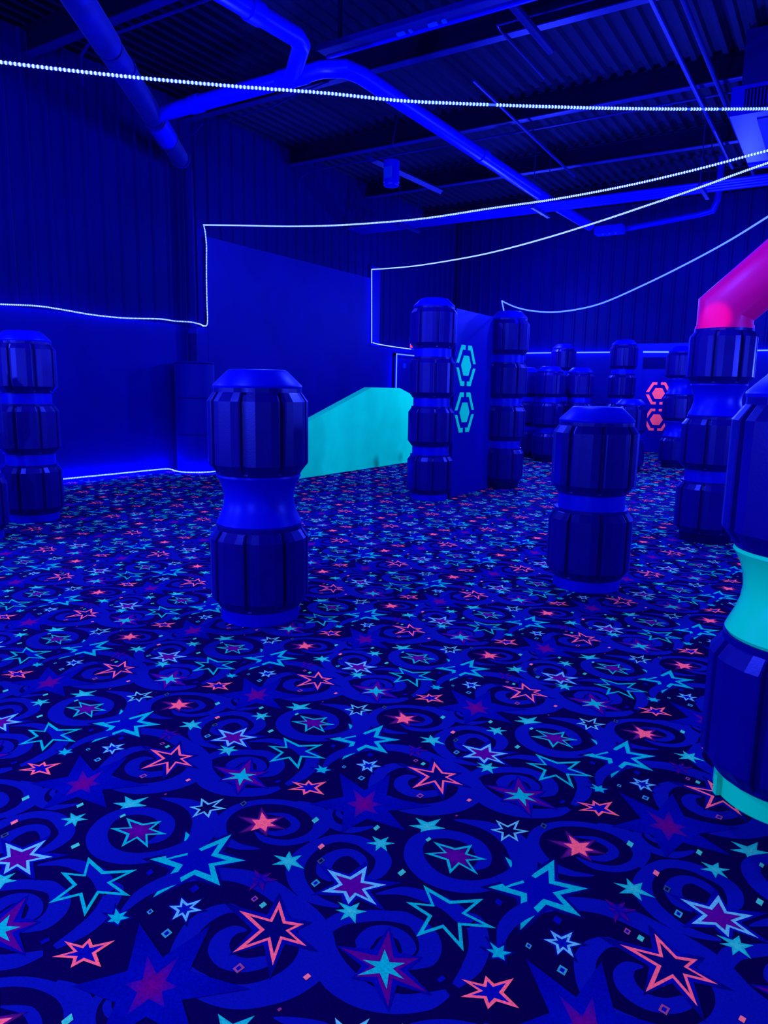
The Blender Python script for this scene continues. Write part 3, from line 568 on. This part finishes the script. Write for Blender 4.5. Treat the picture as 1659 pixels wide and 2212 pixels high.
# ------------------------------------------------------------------ LED rope lights
def resample(P, step):
    Q, _ = smooth_path(P, [0]*len(P), 8); out = [np.array(Q[0])]; acc = 0
    for i in range(1, len(Q)):
        a, b = np.array(Q[i-1]), np.array(Q[i]); L = np.linalg.norm(b-a)
        if L < 1e-6: continue
        pos = step-acc
        while pos <= L: out.append(a+(b-a)*pos/L); pos += step
        acc = (acc+L) % step
    return out
CAM = np.array((0, 0, 1.4224))
BEAD = MB().lathe([(-.0105, .003), (-.007, .008), (0, .0105), (.007, .008), (.0105, .003)], 8).mesh('led_bead', M['bead'], 60)
def rope(label, pieces, mat='tube', beads=True, r=.0075, gaps=(), step=.0254, thin=0):
    """pieces: polylines; corners stay sharp between pieces"""
    t = thing('led_rope_light', label, 'rope light', tuple(float(v) for v in pieces[0][0]), group='blue LED rope lights')
    o0 = np.array(pieces[0][0], float)
    mb = MB()
    for P in pieces:
        Q, _ = smooth_path(P, [0]*len(P), 6 if len(P) > 2 else 8)
        mb.tube([tuple(q-o0) for q in Q], r, 8)
    sl = mb.build('sleeve', M[mat], t, smooth=60)
    if beads:
        pts = [p for P in pieces for p in resample(P, step)]
        pts = [p for k, p in enumerate(pts) if not any(a <= k < b for a, b in gaps)]
        pts.sort(key=lambda p: np.linalg.norm(p-CAM))
        for p in pts[:100]: link('led_bead', BEAD, sl, tuple(p-o0))
        mb = MB()
        v0 = [tuple(v.co) for v in BEAD.vertices]; f0 = [tuple(f.vertices) for f in BEAD.polygons]
        for p in pts[100:]:
            q = p-o0; mb.add([(x+q[0], y+q[1], z+q[2]) for x, y, z in v0], f0)
        if pts[100:]: mb.build('led_beads', M['bead'], sl, smooth=60)['kind'] = 'stuff'
    return t
XR = XW+.06
top = [[-5.3, 1.87, 3.37], [-4.842, 2.356, 3.351], [-4.503, 2.714, 3.337], [-4.049, 3.193, 3.338], [-3.56, 3.71, 3.356], [-3.14, 4.152, 3.381], [-2.785, 4.527, 3.39], [-2.46, 4.871, 3.42], [-1.968, 5.39, 3.474], [-1.444, 5.944, 3.541], [-0.71, 6.718, 3.653], [0.032, 7.502, 3.784], [.5, 7.95, 3.9]]
top = [np.array(p) for p in top]
# beads the camera sees start at the left frame edge, so list the rope from there
rope('nearest blue LED rope light, strung across the whole top of the view', [top], gaps=((171, 173), (235, 236), (240, 241), (246, 247)))
rope('blue LED rope light along the left boards, up their step, then across the room',
     [[[XR, 3.2, 2.40], [XR, 5.102, 2.418], [XR, 5.462, 2.444], [XR, 5.981, 2.475], [XR, 6.328, 2.466], [XR, 6.849, 2.439], [XR, 7.42, 2.444], [XR, 8.094, 2.49], [XR, 8.40, 2.485], [XR+.16, 8.60, 2.48], [XR+.165, 8.82, 2.46], [XR, 9.049, 2.459], [XR, 9.137, 2.513], [XR, 9.139, 2.887], [XR, 9.142, 3.273], [XR, 9.152, 3.58], [XR, 9.16, 3.809], [XR, 9.136, 4.031], [XR, 9.105, 4.13]],
      [[XR, 9.105, 4.13], [-8.396, 8.901, 3.978], [-7.239, 8.664, 3.802], [-6.229, 8.457, 3.673], [-5.259, 8.258, 3.577], [-4.483, 8.098, 3.519], [-3.599, 7.917, 3.489], [-2.775, 7.748, 3.454], [-2.012, 7.591, 3.45], [-1.352, 7.456, 3.475], [-0.743, 7.331, 3.517], [-0.265, 7.233, 3.542], [0.191, 7.139, 3.558]]], 'tube2')
rope('blue LED rope light down the far end of the tall boards, swagged to the right',
     [[[XR, 16.2, 2.46], [XR, 15.34, 2.471], [XR, 14.703, 2.488], [XR, 14.40, 2.51]], [[XR, 14.358, 2.51], [XR, 14.348, 2.932], [XR, 14.332, 3.559], [XR, 14.317, 4.156]],
      [[XR, 14.317, 4.156], [-8.685, 13.762, 4.041], [-7.354, 12.769, 3.855], [-5.743, 11.568, 3.681], [-4.728, 10.811, 3.6], [-3.701, 10.045, 3.555], [-2.797, 9.37, 3.539], [-2.064, 8.824, 3.541], [-1.509, 8.41, 3.545], [-0.787, 7.871, 3.562], [-0.266, 7.483, 3.541], [0.195, 7.139, 3.524]]], 'tube3')
rope('lowest hanging blue LED rope light, rising from the four-barrel pillar to the right edge',
     [[[-4.30, 10.09, 2.56], [-4.385, 10.174, 2.751]], [[-4.385, 10.174, 2.751], [-4.118, 9.996, 2.64], [-3.828, 9.804, 2.557], [-3.47, 9.567, 2.494], [-3.062, 9.297, 2.468], [-2.555, 8.961, 2.501], [-1.937, 8.551, 2.647], [-1.413, 8.204, 2.8], [-1.049, 7.963, 2.925], [-0.73, 7.752, 3.058], [-0.236, 7.425, 3.265], [0.204, 7.133, 3.438]]], 'tube3', False, .009)
rope('blue LED rope light along the foot of the left boards, bending around the drum',
     [[[XR, 3.5, .065], [XR, 6.19, .06], [XR, 7.102, .055], [XR, 8.02, .05], [-9.36, 8.16, .04], [-9.22, 8.10, .035], [-9.02, 8.09, .03], [-8.84, 8.16, .03], [-8.70, 8.35, .03], [-8.69, 8.62, .03], [-8.85, 8.84, .03], [-9.2, 8.95, .04], [XR, 9.1, .05], [XR, 11.0, .055]]], 'tube4', True, .009)
rope('blue LED rope light framing the doorway above the green barrier', [[[XR+.03, 15.45, .05], [XR+.03, 15.45, 2.30]], [[XR+.03, 15.45, 2.30], [XR+.03, 16.6, 2.30]]], 'tube3', True, .013)
rope('blue LED rope light topping the far boards, left of the pink hexagon panel', [[[XR+.05, YF-.016, 2.45], [-7.0, YF-.016, 2.46], [-4.70, YF-.016, 2.45]]], 'tube3', False, .016)
rope('short blue LED rope light across the pink hexagon panel', [[[-4.18, 18.498, 2.44], [-3.55, 18.498, 2.43]]], 'tube3', False, .02)
rope('blue LED rope light topping the far boards, right of the elbow pillar', [[[-1.95, YF-.016, 2.45], [0, YF-.016, 2.45], [3, YF-.016, 2.45]]], 'tube3', False, .016)

bc = thing('beacon', 'small beacon with red indicator and two aerials on the boards by the doorway', 'beacon', (XW-.01, 16.28, 2.44))
MB().box((-.03, -.07, 0), (.06, .10, .06)).build('body', M['plate'], bc, smooth=0)
MB().lathe([(0, .03), (.05, .05), (.09, .045), (.12, .02)], 16, (.02, .03, .06)).build('red_lamp', M['red'], bc)
for dy in (-.06, -.02): MB().tube([(0, dy, .05), (0, dy, .32)], .008, 6).build('aerial', M['wire'], bc)

# ------------------------------------------------------------------ light: black-light lamps under the roof, added unseen fill lamps, a red spot, and the ropes themselves
def lamp(name, loc, power, col=(.62, .5, 1), size=.12):
    l = bpy.data.lights.new(name, 'POINT'); l.energy = power; l.color = col; l.shadow_soft_size = size
    o = bpy.data.objects.new(name, l); COL.objects.link(o); o.location = loc; return o
for p, w in LAMPS: lamp('black_and_fill_light', p, w)
l = bpy.data.lights.new('red_spot', 'SPOT'); l.energy = RED; l.color = (1, .01, .05); l.spot_size = math.radians(4.0); l.spot_blend = .3; l.shadow_soft_size = .03
o = bpy.data.objects.new('red_spot', l); COL.objects.link(o); o.location = (-.75, 3.0, 2.9)
dirv = Vector((-1.05, 7.36, 2.12))-Vector(o.location); o.rotation_euler = dirv.to_track_quat('-Z', 'Y').to_euler()

w = bpy.data.worlds.new('world'); SC.world = w; w.use_nodes = True
w.node_tree.nodes['Background'].inputs['Color'].default_value = (0, 0, .02, 1)

# ------------------------------------------------------------------ camera
cd = bpy.data.cameras.new('camera'); co = bpy.data.objects.new('camera', cd); COL.objects.link(co)
R = [[0.8451548580382853, 0.10454101856713856, -0.5241988569902835], [0.5342627206494619, -0.13470013913071943, 0.8345173562259806], [0.016631634270896686, -0.9853563052286205, -0.16969484520067332]]
Rm = Matrix(((R[0][0], -R[0][1], -R[0][2]), (R[1][0], -R[1][1], -R[1][2]), (R[2][0], -R[2][1], -R[2][2])))
co.matrix_world = Matrix.Translation((0, 0, 1.4224)) @ Rm.to_4x4()
cd.sensor_fit = 'HORIZONTAL'; cd.sensor_width = 36; cd.lens = 1535.23/1659*36; cd.clip_end = 200
SC.camera = co
SC.view_settings.view_transform = 'Standard'; SC.view_settings.look = 'None'
SC.view_settings.exposure = 0; SC.view_settings.gamma = 1; SC.view_settings.use_curve_mapping = False
SC.cycles.use_denoising = True; SC.cycles.max_bounces = 6; SC.cycles.sample_clamp_indirect = 4; SC.cycles.caustics_reflective = False; SC.cycles.caustics_refractive = False
